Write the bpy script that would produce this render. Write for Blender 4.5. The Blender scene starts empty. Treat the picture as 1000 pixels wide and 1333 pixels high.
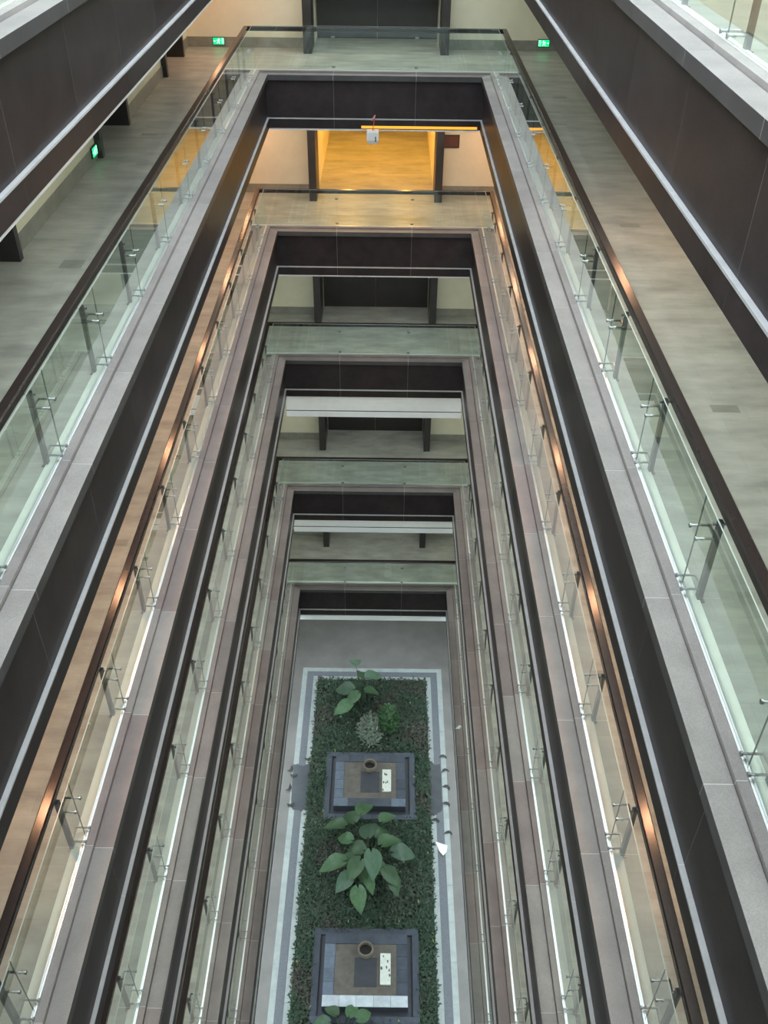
import bpy, bmesh, math, random
from mathutils import Vector, Matrix

C = bpy.context.scene.collection
SC = bpy.context.scene
random.seed(7)
U = 4.15                     # metres per unit (one storey)
GZ = 6.88                    # ground is this many units below the camera


def W(x, y, z):              # units about the viewer's spot -> metres above the ground floor
    return Vector((x * U, y * U, (z + GZ) * U))


# ------------------------------------------------------------------ camera
F, PIT, YAW, ROLL = 1200.0, 0.6614, -0.0008, 0.0118
fw = Vector((math.sin(YAW) * math.cos(PIT), math.cos(YAW) * math.cos(PIT), -math.sin(PIT)))
rt = Vector((math.cos(YAW), -math.sin(YAW), 0))
up = rt.cross(fw)
r2 = math.cos(ROLL) * rt + math.sin(ROLL) * up
u2 = -math.sin(ROLL) * rt + math.cos(ROLL) * up
cd = bpy.data.cameras.new('camera')
cam = bpy.data.objects.new('camera', cd)
C.objects.link(cam)
m = Matrix((r2, u2, -fw)).transposed().to_4x4()
m.translation = W(0, 0, 0)
cam.matrix_world = m
cd.sensor_fit = 'VERTICAL'
cd.sensor_height = 24.0
cd.lens = 24.0 * F / 1333.0
cd.clip_start = 0.02
cd.clip_end = 300
SC.camera = cam

# ------------------------------------------------------------------ light and exposure
wd = bpy.data.worlds.new('overcast_sky')
SC.world = wd
wd.use_nodes = True
bg = wd.node_tree.nodes['Background']
bg.inputs[1].default_value = 3.5
_g = wd.node_tree.nodes.new('ShaderNodeTexCoord')
_s = wd.node_tree.nodes.new('ShaderNodeSeparateXYZ')
_r = wd.node_tree.nodes.new('ShaderNodeValToRGB')
_m = wd.node_tree.nodes.new('ShaderNodeMapRange')
_m.inputs[1].default_value, _m.inputs[2].default_value = -1, 1
_r.color_ramp.elements[0].position, _r.color_ramp.elements[0].color = 0.48, (0.20, 0.20, 0.19, 1)
_r.color_ramp.elements[1].position, _r.color_ramp.elements[1].color = 0.52, (0.86, 0.97, 1.07, 1)
wd.node_tree.links.new(_g.outputs['Generated'], _s.inputs[0])
wd.node_tree.links.new(_s.outputs['Z'], _m.inputs[0])
wd.node_tree.links.new(_m.outputs[0], _r.inputs[0])
wd.node_tree.links.new(_r.outputs[0], bg.inputs[0])
SC.view_settings.view_transform = 'Standard'
SC.view_settings.look = 'None'
SC.view_settings.gamma = 1
SC.view_settings.use_curve_mapping = False
SC.view_settings.exposure = 0.30
SC.cycles.transparent_max_bounces = 24
SC.cycles.max_bounces = 10
SC.cycles.diffuse_bounces = 6

WARM = (1.0, 0.50, 0.26)
AMBER = (1.0, 0.48, 0.07)
NEUT = (0.93, 1.0, 0.92)
COOL = (0.80, 0.95, 1.0)
PEACH = (1.0, 0.80, 0.58)

# ------------------------------------------------------------------ materials
M = {}


def mat(name, col, rough=0.5, metal=0.0, spec=0.5, var=0.0, scale=6.0, col2=None, bump=0.0,
        speck=0.0, rnd=0.0, rvar=0.0, stretch=None, emit=None, estr=0.0):
    m = bpy.data.materials.new(name)
    m.use_nodes = True
    nt = m.node_tree
    b = nt.nodes['Principled BSDF']
    b.inputs['Roughness'].default_value = rough
    b.inputs['Metallic'].default_value = metal
    b.inputs['Specular IOR Level'].default_value = spec
    b.inputs['Base Color'].default_value = (*col, 1)
    tc = nt.nodes.new('ShaderNodeNewGeometry')
    pos = tc.outputs['Position']
    if stretch:
        mp = nt.nodes.new('ShaderNodeMapping')
        mp.inputs['Scale'].default_value = stretch
        nt.links.new(pos, mp.inputs['Vector'])
        pos = mp.outputs['Vector']
    if var or col2 or speck or rnd:
        n = nt.nodes.new('ShaderNodeTexNoise')
        n.inputs['Scale'].default_value = scale
        n.inputs['Detail'].default_value = 6
        n.inputs['Roughness'].default_value = 0.65
        nt.links.new(pos, n.inputs['Vector'])
        mx = nt.nodes.new('ShaderNodeMix')
        mx.data_type = 'RGBA'
        a = tuple(c * (1 - var) for c in col)
        bb = col2 or tuple(c * (1 + var) for c in col)
        mx.inputs[6].default_value = (*a, 1)
        mx.inputs[7].default_value = (*bb, 1)
        rp = nt.nodes.new('ShaderNodeMapRange')
        rp.inputs[1].default_value = 0.3
        rp.inputs[2].default_value = 0.7
        nt.links.new(n.outputs['Fac'], rp.inputs[0])
        nt.links.new(rp.outputs[0], mx.inputs[0])
        out = mx.outputs[2]
        if speck:
            n2 = nt.nodes.new('ShaderNodeTexNoise')
            n2.inputs['Scale'].default_value = 90
            n2.inputs['Detail'].default_value = 2
            nt.links.new(tc.outputs['Position'], n2.inputs['Vector'])
            h = nt.nodes.new('ShaderNodeMapRange')
            h.inputs[1].default_value = 0.3
            h.inputs[2].default_value = 0.7
            h.inputs[3].default_value = 1 - speck
            h.inputs[4].default_value = 1 + speck
            nt.links.new(n2.outputs['Fac'], h.inputs[0])
            v = nt.nodes.new('ShaderNodeVectorMath')
            v.operation = 'SCALE'
            nt.links.new(out, v.inputs[0])
            nt.links.new(h.outputs[0], v.inputs['Scale'])
            out = v.outputs[0]
        if rnd:
            oi = nt.nodes.new('ShaderNodeObjectInfo')
            h = nt.nodes.new('ShaderNodeMapRange')
            h.inputs[3].default_value = 1 - rnd
            h.inputs[4].default_value = 1 + rnd
            nt.links.new(oi.outputs['Random'], h.inputs[0])
            v = nt.nodes.new('ShaderNodeVectorMath')
            v.operation = 'SCALE'
            nt.links.new(out, v.inputs[0])
            nt.links.new(h.outputs[0], v.inputs['Scale'])
            out = v.outputs[0]
        nt.links.new(out, b.inputs['Base Color'])
        if rvar:
            h = nt.nodes.new('ShaderNodeMapRange')
            h.inputs[3].default_value = max(0.02, rough - rvar)
            h.inputs[4].default_value = min(1, rough + rvar)
            nt.links.new(n.outputs['Fac'], h.inputs[0])
            nt.links.new(h.outputs[0], b.inputs['Roughness'])
        if bump:
            bp = nt.nodes.new('ShaderNodeBump')
            bp.inputs['Strength'].default_value = bump
            bp.inputs['Distance'].default_value = 0.01
            nt.links.new(n.outputs['Fac'], bp.inputs['Height'])
            nt.links.new(bp.outputs[0], b.inputs['Normal'])
    if emit:
        b.inputs['Emission Color'].default_value = (*emit, 1)
        b.inputs['Emission Strength'].default_value = estr
    M[name] = m
    return m


mat('coping', (0.285, 0.262, 0.25), 0.5, var=0.16, scale=1.6, speck=0.12, rnd=0.10)
mat('coping_far_shade', (0.185, 0.162, 0.155), 0.5, var=0.16, scale=1.6, speck=0.12, rnd=0.10)  # shade of the far end put into the coping colour
mat('coping_rosy', (0.255, 0.212, 0.205), 0.5, var=0.16, scale=1.6, speck=0.12, rnd=0.14)
mat('fascia', (0.036, 0.0295, 0.031), 0.36, var=0.25, scale=2.5, speck=0.25, rnd=0.12, spec=0.12)
mat('trim', (0.46, 0.46, 0.46), 0.5, var=0.1, scale=5)
mat('grout', (0.70, 0.69, 0.67), 0.8)
mat('grout_dark', (0.26, 0.255, 0.25), 0.8)
mat('lip', (0.062, 0.060, 0.064), 0.42, var=0.2, scale=3, speck=0.2, rnd=0.1)
mat('kerb', (0.80, 0.82, 0.77), 0.5, var=0.08, scale=3)
mat('handrail', (0.020, 0.013, 0.013), 0.20, var=0.2, scale=9, spec=0.28)
M['handrail'].node_tree.nodes['Principled BSDF'].inputs['Roughness'].default_value = 0.23
mat('steel', (0.20, 0.20, 0.205), 0.38, metal=1.0)
mat('bright_steel', (0.62, 0.63, 0.62), 0.22, metal=1.0)
mat('clamp_steel', (0.36, 0.37, 0.37), 0.3, metal=1.0)
mat('channel', (0.88, 0.89, 0.87), 0.32, metal=0.85)
mat('glass_edge', (0.34, 0.42, 0.38), 0.3)
mat('glass_joint', (0.10, 0.14, 0.125), 0.3)
mat('cream', (0.74, 0.70, 0.56), 0.6, var=0.05, scale=2)
mat('ceiling', (0.66, 0.65, 0.61), 0.75, var=0.03, scale=2)
mat('skirting', (0.25, 0.245, 0.215), 0.3, var=0.2, scale=3)
mat('dark_stone', (0.030, 0.026, 0.027), 0.35, var=0.25, scale=3)
mat('door_leaf', (0.022, 0.018, 0.018), 0.3, var=0.2, scale=3)
mat('plaque', (0.12, 0.045, 0.03), 0.4, var=0.1, scale=8)
mat('curtain', (0.93, 0.94, 0.95), 0.55, var=0.04, scale=4)
mat('bar', (0.91, 0.93, 0.96), 0.4, var=0.03, scale=4)
mat('white_plastic', (0.80, 0.82, 0.80), 0.35, var=0.02, scale=4)
mat('black', (0.015, 0.015, 0.016), 0.5)
mat('red_cord', (0.45, 0.05, 0.03), 0.6)
mat('pink_knot', (0.62, 0.28, 0.27), 0.6)
mat('lens_warm', (0.9, 0.9, 0.9), 0.4, emit=WARM, estr=18)
mat('lens_neutral', (0.9, 0.9, 0.9), 0.4, emit=NEUT, estr=4)
mat('lens_cool', (0.9, 0.9, 0.9), 0.4, emit=(0.8, 0.95, 1.0), estr=4)
mat('cove', (0.25, 0.12, 0.02), 0.4, emit=(1.0, 0.38, 0.03), estr=1.15)
mat('exit_green', (0.0, 0.4, 0.15), 0.4, emit=(0.0, 0.75, 0.22), estr=1.1)
mat('exit_white', (0.8, 1.0, 0.9), 0.4, emit=(0.55, 1.0, 0.75), estr=1.6)
mat('soil', (0.035, 0.030, 0.026), 0.9, var=0.4, scale=6, bump=0.5)
mat('pale_band', (0.34, 0.37, 0.37), 0.55, var=0.14, scale=3, speck=0.1, rnd=0.06)
mat('dark_band', (0.14, 0.15, 0.17), 0.7, var=0.3, scale=40, speck=0.3, bump=0.6)
mat('paving', (0.175, 0.165, 0.160), 0.5, var=0.18, scale=0.8, speck=0.1)
mat('slate', (0.055, 0.067, 0.092), 0.4, var=0.25, scale=3, speck=0.2, rnd=0.12)
mat('slate_dark', (0.042, 0.046, 0.058), 0.45, var=0.2, scale=4)
mat('slate_blue', (0.12, 0.15, 0.20), 0.4, var=0.25, scale=4, rnd=0.15)
mat('slate_sky_sheen', (0.55, 0.60, 0.66), 0.4, var=0.15, scale=5, rnd=0.12)  # sky reflection on the front rim tiles, put into their colour
mat('clay', (0.13, 0.115, 0.10), 0.7, var=0.25, scale=4, speck=0.2)
mat('pipe', (0.19, 0.155, 0.12), 0.6, var=0.2, scale=10)
mat('board', (0.72, 0.75, 0.68), 0.5, var=0.12, scale=9)
mat('paper', (0.86, 0.89, 0.90), 0.6)
mat('dead_leaf', (0.035, 0.035, 0.036), 0.6, var=0.3, scale=20)
mat('wet', (0.075, 0.083, 0.095), 0.22, var=0.15, scale=3)


def leafmat(name, c1, c2, rough=0.45, rnd=0.3):
    m = mat(name, c1, rough, col2=c2, var=0.0, scale=7, rnd=rnd)
    b = m.node_tree.nodes['Principled BSDF']
    b.inputs['Subsurface Weight'].default_value = 0.0
    return m


leafmat('big_leaf', (0.038, 0.095, 0.040), (0.075, 0.15, 0.066))
leafmat('big_leaf_blue', (0.045, 0.105, 0.06), (0.085, 0.15, 0.095))
leafmat('stalk', (0.045, 0.085, 0.04), (0.06, 0.11, 0.05))
leafmat('cover_a', (0.026, 0.056, 0.036), (0.062, 0.11, 0.068), rnd=0.0)
leafmat('cover_b', (0.05, 0.07, 0.05), (0.10, 0.12, 0.085), rnd=0.0)
leafmat('cover_d', (0.055, 0.050, 0.042), (0.10, 0.095, 0.08), rnd=0.0)
leafmat('cover_c', (0.20, 0.28, 0.08), (0.35, 0.40, 0.18), rnd=0.0)
leafmat('bright_leaf', (0.028, 0.085, 0.028), (0.055, 0.13, 0.045), rnd=0.0)
leafmat('pale_leaf', (0.09, 0.13, 0.10), (0.22, 0.26, 0.20), rnd=0.0)


def glass_mat():
    m = bpy.data.materials.new('green_glass')
    m.use_nodes = True
    nt = m.node_tree
    nt.nodes.clear()
    o = nt.nodes.new('ShaderNodeOutputMaterial')
    t = nt.nodes.new('ShaderNodeBsdfTransparent')
    t.inputs[0].default_value = (0.935, 0.985, 0.963, 1)
    g = nt.nodes.new('ShaderNodeBsdfGlossy')
    g.inputs['Roughness'].default_value = 0.0
    g.inputs[0].default_value = (0.95, 1, 0.98, 1)
    fr = nt.nodes.new('ShaderNodeFresnel')
    fr.inputs[0].default_value = 1.5
    geo = nt.nodes.new('ShaderNodeNewGeometry')
    # count the mirror reflection once per pane (on the outer faces only)
    iv = nt.nodes.new('ShaderNodeMath')
    iv.operation = 'SUBTRACT'
    iv.inputs[0].default_value = 1.0
    nt.links.new(geo.outputs['Backfacing'], iv.inputs[1])
    mu = nt.nodes.new('ShaderNodeMath')
    mu.operation = 'MULTIPLY'
    nt.links.new(fr.outputs[0], mu.inputs[0])
    nt.links.new(iv.outputs[0], mu.inputs[1])
    k = nt.nodes.new('ShaderNodeMath')
    k.operation = 'MULTIPLY'
    k.use_clamp = True
    k.inputs[1].default_value = 1.7
    nt.links.new(mu.outputs[0], k.inputs[0])
    mx = nt.nodes.new('ShaderNodeMixShader')
    nt.links.new(k.outputs[0], mx.inputs[0])
    nt.links.new(t.outputs[0], mx.inputs[1])
    nt.links.new(g.outputs[0], mx.inputs[2])
    nt.links.new(mx.outputs[0], o.inputs[0])
    M['glass'] = m


glass_mat()


def floor_mat():
    # honed grey-green stone in small oblong tiles: hairline joints and slight tone changes
    m = bpy.data.materials.new('floor_stone')
    m.use_nodes = True
    nt = m.node_tree
    b = nt.nodes['Principled BSDF']
    geo = nt.nodes.new('ShaderNodeNewGeometry')
    br = nt.nodes.new('ShaderNodeTexBrick')
    br.inputs['Scale'].default_value = 1.0
    br.inputs['Brick Width'].default_value = 0.66
    br.inputs['Row Height'].default_value = 0.33
    br.inputs['Mortar Size'].default_value = 0.003
    br.inputs['Color1'].default_value = (0.36, 0.365, 0.33, 1)
    br.inputs['Color2'].default_value = (0.325, 0.33, 0.30, 1)
    br.inputs['Mortar'].default_value = (0.29, 0.29, 0.27, 1)
    nt.links.new(geo.outputs['Position'], br.inputs['Vector'])
    mp = nt.nodes.new('ShaderNodeMapping')
    mp.inputs['Scale'].default_value = (1.0, 2.6, 1.0)
    nt.links.new(geo.outputs['Position'], mp.inputs['Vector'])
    n = nt.nodes.new('ShaderNodeTexNoise')
    n.inputs['Scale'].default_value = 1.1
    n.inputs['Detail'].default_value = 7
    n.inputs['Roughness'].default_value = 0.6
    nt.links.new(mp.outputs[0], n.inputs['Vector'])
    h = nt.nodes.new('ShaderNodeMapRange')
    h.inputs[1].default_value = 0.3
    h.inputs[2].default_value = 0.7
    h.inputs[3].default_value = 0.70
    h.inputs[4].default_value = 1.22
    nt.links.new(n.outputs['Fac'], h.inputs[0])
    v = nt.nodes.new('ShaderNodeVectorMath')
    v.operation = 'SCALE'
    nt.links.new(br.outputs['Color'], v.inputs[0])
    nt.links.new(h.outputs[0], v.inputs['Scale'])
    nt.links.new(v.outputs[0], b.inputs['Base Color'])
    b.inputs['Roughness'].default_value = 0.38
    M['floor'] = m


floor_mat()
mat('odd_tile', (0.235, 0.24, 0.215), 0.38, var=0.15, scale=2, stretch=(1, 2.6, 1), rnd=0.12)

# ------------------------------------------------------------------ mesh helpers


class MB:
    def __init__(s):
        s.v, s.f = [], []

    def add(s, vs, fs):
        n = len(s.v)
        s.v += [tuple(v) for v in vs]
        s.f += [tuple(i + n for i in f) for f in fs]
        return s

    def box(s, a, b):
        x0, x1 = sorted((a[0], b[0]))
        y0, y1 = sorted((a[1], b[1]))
        z0, z1 = sorted((a[2], b[2]))
        vs = [(x0, y0, z0), (x1, y0, z0), (x1, y1, z0), (x0, y1, z0), (x0, y0, z1), (x1, y0, z1), (x1, y1, z1), (x0, y1, z1)]
        return s.add(vs, [(3, 2, 1, 0), (4, 5, 6, 7), (0, 1, 5, 4), (1, 2, 6, 5), (2, 3, 7, 6), (3, 0, 4, 7)])

    def tube(s, pts, rad, n=8, caps=True):
        if not isinstance(rad, (list, tuple)):
            rad = [rad] * len(pts)
        pts = [Vector(p) for p in pts]
        vs = []
        for i, p in enumerate(pts):
            d = (pts[min(i + 1, len(pts) - 1)] - pts[max(i - 1, 0)]).normalized()
            a = d.orthogonal().normalized() if i == 0 else (a - d * a.dot(d)).normalized()
            b = d.cross(a)
            for k in range(n):
                t = 2 * math.pi * k / n
                vs.append(p + (a * math.cos(t) + b * math.sin(t)) * rad[i])
        fs = []
        for i in range(len(pts) - 1):
            for k in range(n):
                k2 = (k + 1) % n
                fs.append((i * n + k, i * n + k2, (i + 1) * n + k2, (i + 1) * n + k))
        if caps:
            fs.append(tuple(range(n - 1, -1, -1)))
            fs.append(tuple((len(pts) - 1) * n + k for k in range(n)))
        return s.add(vs, fs)

    def mesh(s, name, mat_, smooth=False):
        me = bpy.data.meshes.new(name)
        me.from_pydata(s.v, [], s.f)
        mats = mat_ if isinstance(mat_, (list, tuple)) else [mat_]
        for q in mats:
            me.materials.append(M[q])
        bm = bmesh.new()
        bm.from_mesh(me)
        bmesh.ops.recalc_face_normals(bm, faces=bm.faces)
        bm.to_mesh(me)
        bm.free()
        if smooth:
            me.polygons.foreach_set('use_smooth', [True] * len(me.polygons))
        return me

    def build(s, name, mat_, parent=None, loc=None, smooth=False, **kw):
        return link(name, s.mesh(name, mat_, smooth), parent, loc, **kw)


def link(name, me, parent=None, loc=None, **kw):
    o = bpy.data.objects.new(name, me)
    C.objects.link(o)
    if loc is not None:
        o.location = loc
    if parent is not None:
        o.parent = parent
        pl = Vector(parent.get('_w', (0, 0, 0)))
        o.location = Vector(o.location) - pl
        o['_w'] = tuple(Vector(o.location) + pl)
    else:
        o['_w'] = tuple(o.location)
    for k, v in kw.items():
        o[k] = v
    return o


def thing(name, label, cat, loc, group=None, rz=0):
    o = link(name, None, None, loc, label=label, category=cat)
    o.empty_display_size = 0.1
    if group:
        o['group'] = group
    return o


# ------------------------------------------------------------------ the building's dimensions (units)
XL, XR, YD, YN = -0.7637, 0.5731, 6.2018, 0.03
PITCH = 0.4825
Y0 = 0.5195
ZL = [-0.3844, -1.3844, -2.3844, -3.3844, -4.6123, -5.7370]
WALL_L, WALL_R, WALL_F, WALL_N = -1.40, 1.21, 7.0, -1.3
WT = 0.40
XC = (XL + XR) / 2
JY = [YN] + [Y0 + PITCH * k for k in range(12)] + [YD]
JX = [XL, XC - 0.26, XC + 0.26, XR]
JYN = [YN, YD]

ROT = {'left': 0, 'right': 0, 'far': 0, 'near': 0}
_cache = {}


def side_pt(side, t, o):
    if side == 'left':
        return (XL - o, t)
    if side == 'right':
        return (XR + o, t)
    if side == 'far':
        return (t, YD + o)
    return (t, YN - o)


def prof_mesh(name, side, ln, prof, m0, m1, mat_, bev=0.0):
    key = (name, side, round(ln, 4), tuple(prof), m0, m1, mat_)
    if key in _cache:
        return _cache[key]
    mb = MB()
    n = len(prof)
    vs = []
    for end in (0, 1):
        for (o, z) in prof:
            t = -m0 * o if end == 0 else ln + m1 * o
            if side == 'left':
                x, y = -o, t
            elif side == 'right':
                x, y = o, t
            elif side == 'far':
                x, y = t, o
            else:
                x, y = t, -o
            vs.append((x * U, y * U, z * U))
    fs = [tuple(range(n)), tuple(range(2 * n - 1, n - 1, -1))]
    for i in range(n):
        j = (i + 1) % n
        fs.append((i, j, n + j, n + i))
    mb.add(vs, fs)
    me = mb.mesh(name, mat_)
    _cache[key] = me
    return me


def rect(o0, o1, z0, z1):
    return [(o0, z0), (o1, z0), (o1, z1), (o0, z1)]


def cham(o0, o1, z0, z1, c):
    return [(o0 + c, z0), (o1 - c, z0), (o1, z0 + c), (o1, z1 - c), (o1 - c, z1), (o0 + c, z1), (o0, z1 - c), (o0, z0 + c)]


def strip(name, side, t0, t1, prof, lev, mat_, parent=None, m0=0, m1=0, **kw):
    x, y = side_pt(side, t0, 0)
    me = prof_mesh(name, side, t1 - t0, prof, m0, m1, mat_)
    return link(name, me, parent, W(x, y, lev), **kw)


def span(side):
    return (YN, YD) if side in ('left', 'right') else (XL, XR)


G = 0.0007      # half of a joint
LEVEL_NAME = ['top floor', 'second floor down', 'third floor down', 'fourth floor down', 'fifth floor down', 'lowest gallery']
SIDE_NAME = {'left': 'left', 'right': 'right', 'far': 'far'}

# ------------------------------------------------------------------ floors, ceilings, walls
LOBBY = (-0.53, 0.34)
LJ = 0.055
LOB_END = 8.9
PORTALS = [(0.95, 1.54), (2.72, 3.31), (4.516, 5.104), (6.115, 6.705)]


def wb(mb, a, b):
    mb.box(W(*a), W(*b))


S0, S1 = 0.119, WT


def added_near_window(n, z0, z1):
    # unseen full-width glazing, added behind the viewer to let daylight in
    w = link('added_window_%d' % n, None, None, W(XC, WALL_N - 0.05, z0), kind='structure')
    wl_ = Vector(w['_w'])
    x0, x1 = WALL_L - WT, WALL_R + 0.1
    for k in range(7):
        x = x0 + (x1 - x0) * k / 6
        b = MB()
        wb_rel(b, w, (x - 0.008, WALL_N - 0.08, z0), (x + 0.008, WALL_N - 0.04, z1))
        b.build('added_mullion', 'steel', w, wl_)
        if k < 6:
            b = MB()
            wb_rel(b, w, (x + 0.009, WALL_N - 0.062, z0 + 0.012), (x + (x1 - x0) / 6 - 0.009, WALL_N - 0.059, z1 - 0.012))
            b.build('pane', 'glass', w, wl_)
    for za, zb_ in ((z0, z0 + 0.011), (z1 - 0.011, z1)):
        b = MB()
        for k in range(6):
            x = x0 + (x1 - x0) * k / 6
            wb_rel(b, w, (x + 0.009, WALL_N - 0.08, za), (x + (x1 - x0) / 6 - 0.009, WALL_N - 0.04, zb_))
        b.build('transom', 'steel', w, wl_)


def storey(i):
    z = ZL[i]
    top = (ZL[i - 1] - 0.3215) if i else 0.62
    LOB_END = 8.9 if i == 2 else (7.36 if i < 2 else 7.17)          # only the second gallery's lobby is open and lit
    up_end = (8.9 if i == 1 else 7.42) + 0.1
    fl = MB()
    f0, f1 = z - 0.16, z - 0.004
    wb(fl, (WALL_L - WT, WALL_N - 0.1, f0), (XL - S0, WALL_F + 0.1, f1))
    wb(fl, (XR + S0, WALL_N - 0.1, f0), (WALL_R + 0.1, WALL_F + 0.1, f1))
    wb(fl, (XL - S0, YD + S0, f0), (XR + S0, WALL_F + 0.1, f1))
    wb(fl, (XL - S0, WALL_N - 0.1, f0), (XR + S0, YN - S0, f1))
    if i:
        wb(fl, (LOBBY[0] - 0.15, WALL_F + 0.1, f0), (LOBBY[1] + 0.15, LOB_END + 0.1, f1))
    fo = fl.build('floor', 'floor', kind='structure')
    ce = MB()
    c0, c1 = z - 0.32, z - 0.162
    wb(ce, (WALL_L - WT, WALL_N - 0.1, c0), (XL - S0, WALL_F + 0.1, c1))
    wb(ce, (XR + S0, WALL_N - 0.1, c0), (WALL_R + 0.1, WALL_F + 0.1, c1))
    wb(ce, (XL - S0, YD + S0, c0), (XR + S0, WALL_F + 0.1, c1))
    wb(ce, (XL - S0, WALL_N - 0.1, c0), (XR + S0, YN - S0, c1))
    if i < 5:
        wb(ce, (LOBBY[0] - 0.15, WALL_F + 0.1, c0), (LOBBY[1] + 0.15, up_end, c1))
    ce.build('ceiling', 'ceiling', kind='structure')
    # a few odd darker tiles that can be told apart in the floor
    rs = random.Random(40 + i)
    spots = []
    if i == 1:
        spots = [(-1.214, -1.131, 3.222, 3.30), (0.938, 1.018, 2.268, 2.308), (0.767, 0.825, 1.471, 1.509)]
    for k in range(16 if i in (1, 2) else 0):
        x = rs.choice([rs.uniform(WALL_L + 0.05, XL - 0.3), rs.uniform(XR + 0.14, WALL_R - 0.2)])
        x = round(x / 0.0795) * 0.0795
        y = round(rs.uniform(0.9, 6.0) / 0.0398) * 0.0398
        if all(abs(x - q[0]) > 0.2 or abs(y - q[2]) > 0.12 for q in spots):
            spots.append((x, x + 0.0795, y, y + 0.0398))
    for (x0, x1, y0, y1) in spots:
        b = MB()
        c = W((x0 + x1) / 2, (y0 + y1) / 2, z - 0.004)
        hx, hy = (x1 - x0) * U / 2, (y1 - y0) * U / 2
        b.box((-hx, -hy, -0.004), (hx, hy, 0.0008))
        b.build('floor_tile', 'odd_tile', fo, c)
    # walls
    zz0, zz1 = z - 0.004, top
    wl = MB()
    ys = [WALL_N]
    for a, b in PORTALS:
        ys += [a, b]
    ys += [WALL_F]
    for k in range(0, len(ys), 2):
        wb(wl, (WALL_L - WT, ys[k], zz0), (WALL_L, ys[k + 1], zz1))
    wl.build('wall_left', 'cream', kind='structure')
    wr = MB()
    wb(wr, (WALL_R, WALL_N, zz0), (WALL_R + 0.1, WALL_F, zz1))
    wr.build('wall_right', 'cream', kind='structure')
    wf = MB()
    if i:
        wb(wf, (WALL_L - WT, WALL_F, zz0), (LOBBY[0] - LJ, WALL_F + 0.1, zz1))
        wb(wf, (LOBBY[1] + LJ, WALL_F, zz0), (WALL_R + 0.1, WALL_F + 0.1, zz1))
        wb(wf, (LOBBY[0] - 0.1, WALL_F + 0.1, zz0), (LOBBY[0] - 0.002, LOB_END, zz1))
        wb(wf, (LOBBY[1] + 0.002, WALL_F + 0.1, zz0), (LOBBY[1] + 0.1, LOB_END, zz1))
        wb(wf, (LOBBY[0] - 0.1, LOB_END, zz0), (LOBBY[1] + 0.1, LOB_END + 0.1, zz1))
    else:
        wb(wf, (WALL_L - WT, WALL_F, zz0), (WALL_R + 0.1, WALL_F + 0.1, zz1))
    wf.build('wall_far', 'cream', kind='structure')
    added_near_window(i + 1, zz0, zz1)
    # skirting
    sk = MB()
    for k in range(0, len(ys), 2):
        wb(sk, (WALL_L, ys[k], zz0), (WALL_L + 0.005, ys[k + 1], z + 0.06))
    sk.build('baseboard_left', 'skirting', kind='structure')
    sk = MB()
    wb(sk, (WALL_R - 0.005, WALL_N, zz0), (WALL_R, WALL_F, z + 0.06))
    sk.build('baseboard_right', 'skirting', kind='structure')
    sk = MB()
    if i:
        wb(sk, (WALL_L, WALL_F - 0.005, zz0), (LOBBY[0] - LJ, WALL_F, z + 0.06))
        wb(sk, (LOBBY[1] + LJ, WALL_F - 0.005, zz0), (WALL_R, WALL_F, z + 0.06))
    else:
        wb(sk, (WALL_L, WALL_F - 0.005, zz0), (WALL_R, WALL_F, z + 0.06))
    sk.build('baseboard_far', 'skirting', kind='structure')
    # lobby portal: dark stone jambs standing proud of the cream wall, lintel, lift doors at the back
    if i:
        lob = thing_struct('door_1', W(XC, WALL_F, z - 0.004))
        for x0, x1 in ((LOBBY[0] - LJ, LOBBY[0]), (LOBBY[1], LOBBY[1] + LJ)):
            j = MB()
            wb_rel(j, lob, (x0, 6.815, zz0), (x1, WALL_F + 0.1, zz1 - 0.002))
            j.build('jamb', 'dark_stone', lob, Vector(lob['_w']))
        j = MB()
        wb_rel(j, lob, (LOBBY[0], 6.815, z + 0.58), (LOBBY[1], WALL_F + 0.1, zz1 - 0.002))
        j.build('lintel', 'dark_stone', lob, Vector(lob['_w']))
        for x0, x1 in ((LOBBY[0] + 0.004, XC - 0.0005), (XC + 0.0005, LOBBY[1] - 0.004)):
            j = MB()
            wb_rel(j, lob, (x0, LOB_END - 0.02, zz0), (x1, LOB_END - 0.001, zz1 - 0.003))
            j.build('door_leaf', 'door_leaf', lob, Vector(lob['_w']))
    # room portals along the left wall
    if i <= 2:
        for n, (a, b) in enumerate(PORTALS):
            p = thing_struct('door_%d' % (n + 2), W(WALL_L, (a + b) / 2, z - 0.004))
            for y0, y1 in ((a, a + 0.035), (b - 0.035, b)):
                j = MB()
                wb_rel(j, p, (WALL_L - WT, y0, zz0), (WALL_L + 0.032, y1, z + 0.57))
                j.build('jamb', 'dark_stone', p, Vector(p['_w']))
            j = MB()
            wb_rel(j, p, (WALL_L - WT, a, z + 0.57), (WALL_L + 0.032, b, zz1 - 0.002))
            j.build('lintel', 'dark_stone', p, Vector(p['_w']))
            j = MB()
            wb_rel(j, p, (WALL_L - WT, a + 0.036, zz0), (WALL_L - WT + 0.03, b - 0.036, z + 0.569))
            d = j.build('door_leaf', 'door_leaf', p, Vector(p['_w']))
    else:
        p = MB()
        for (a, b) in PORTALS:
            wb(p, (WALL_L - WT, a, zz0), (WALL_L - WT + 0.05, b, zz1))
        p.build('wall_left', 'cream', kind='structure')


def thing_struct(name, loc):
    return link(name, None, None, loc, kind='structure')


def wb_rel(mb, parent, a, b):
    w = Vector(parent['_w'])
    mb.box(W(*a) - w, W(*b) - w)


for i in range(6):
    storey(i)
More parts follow.
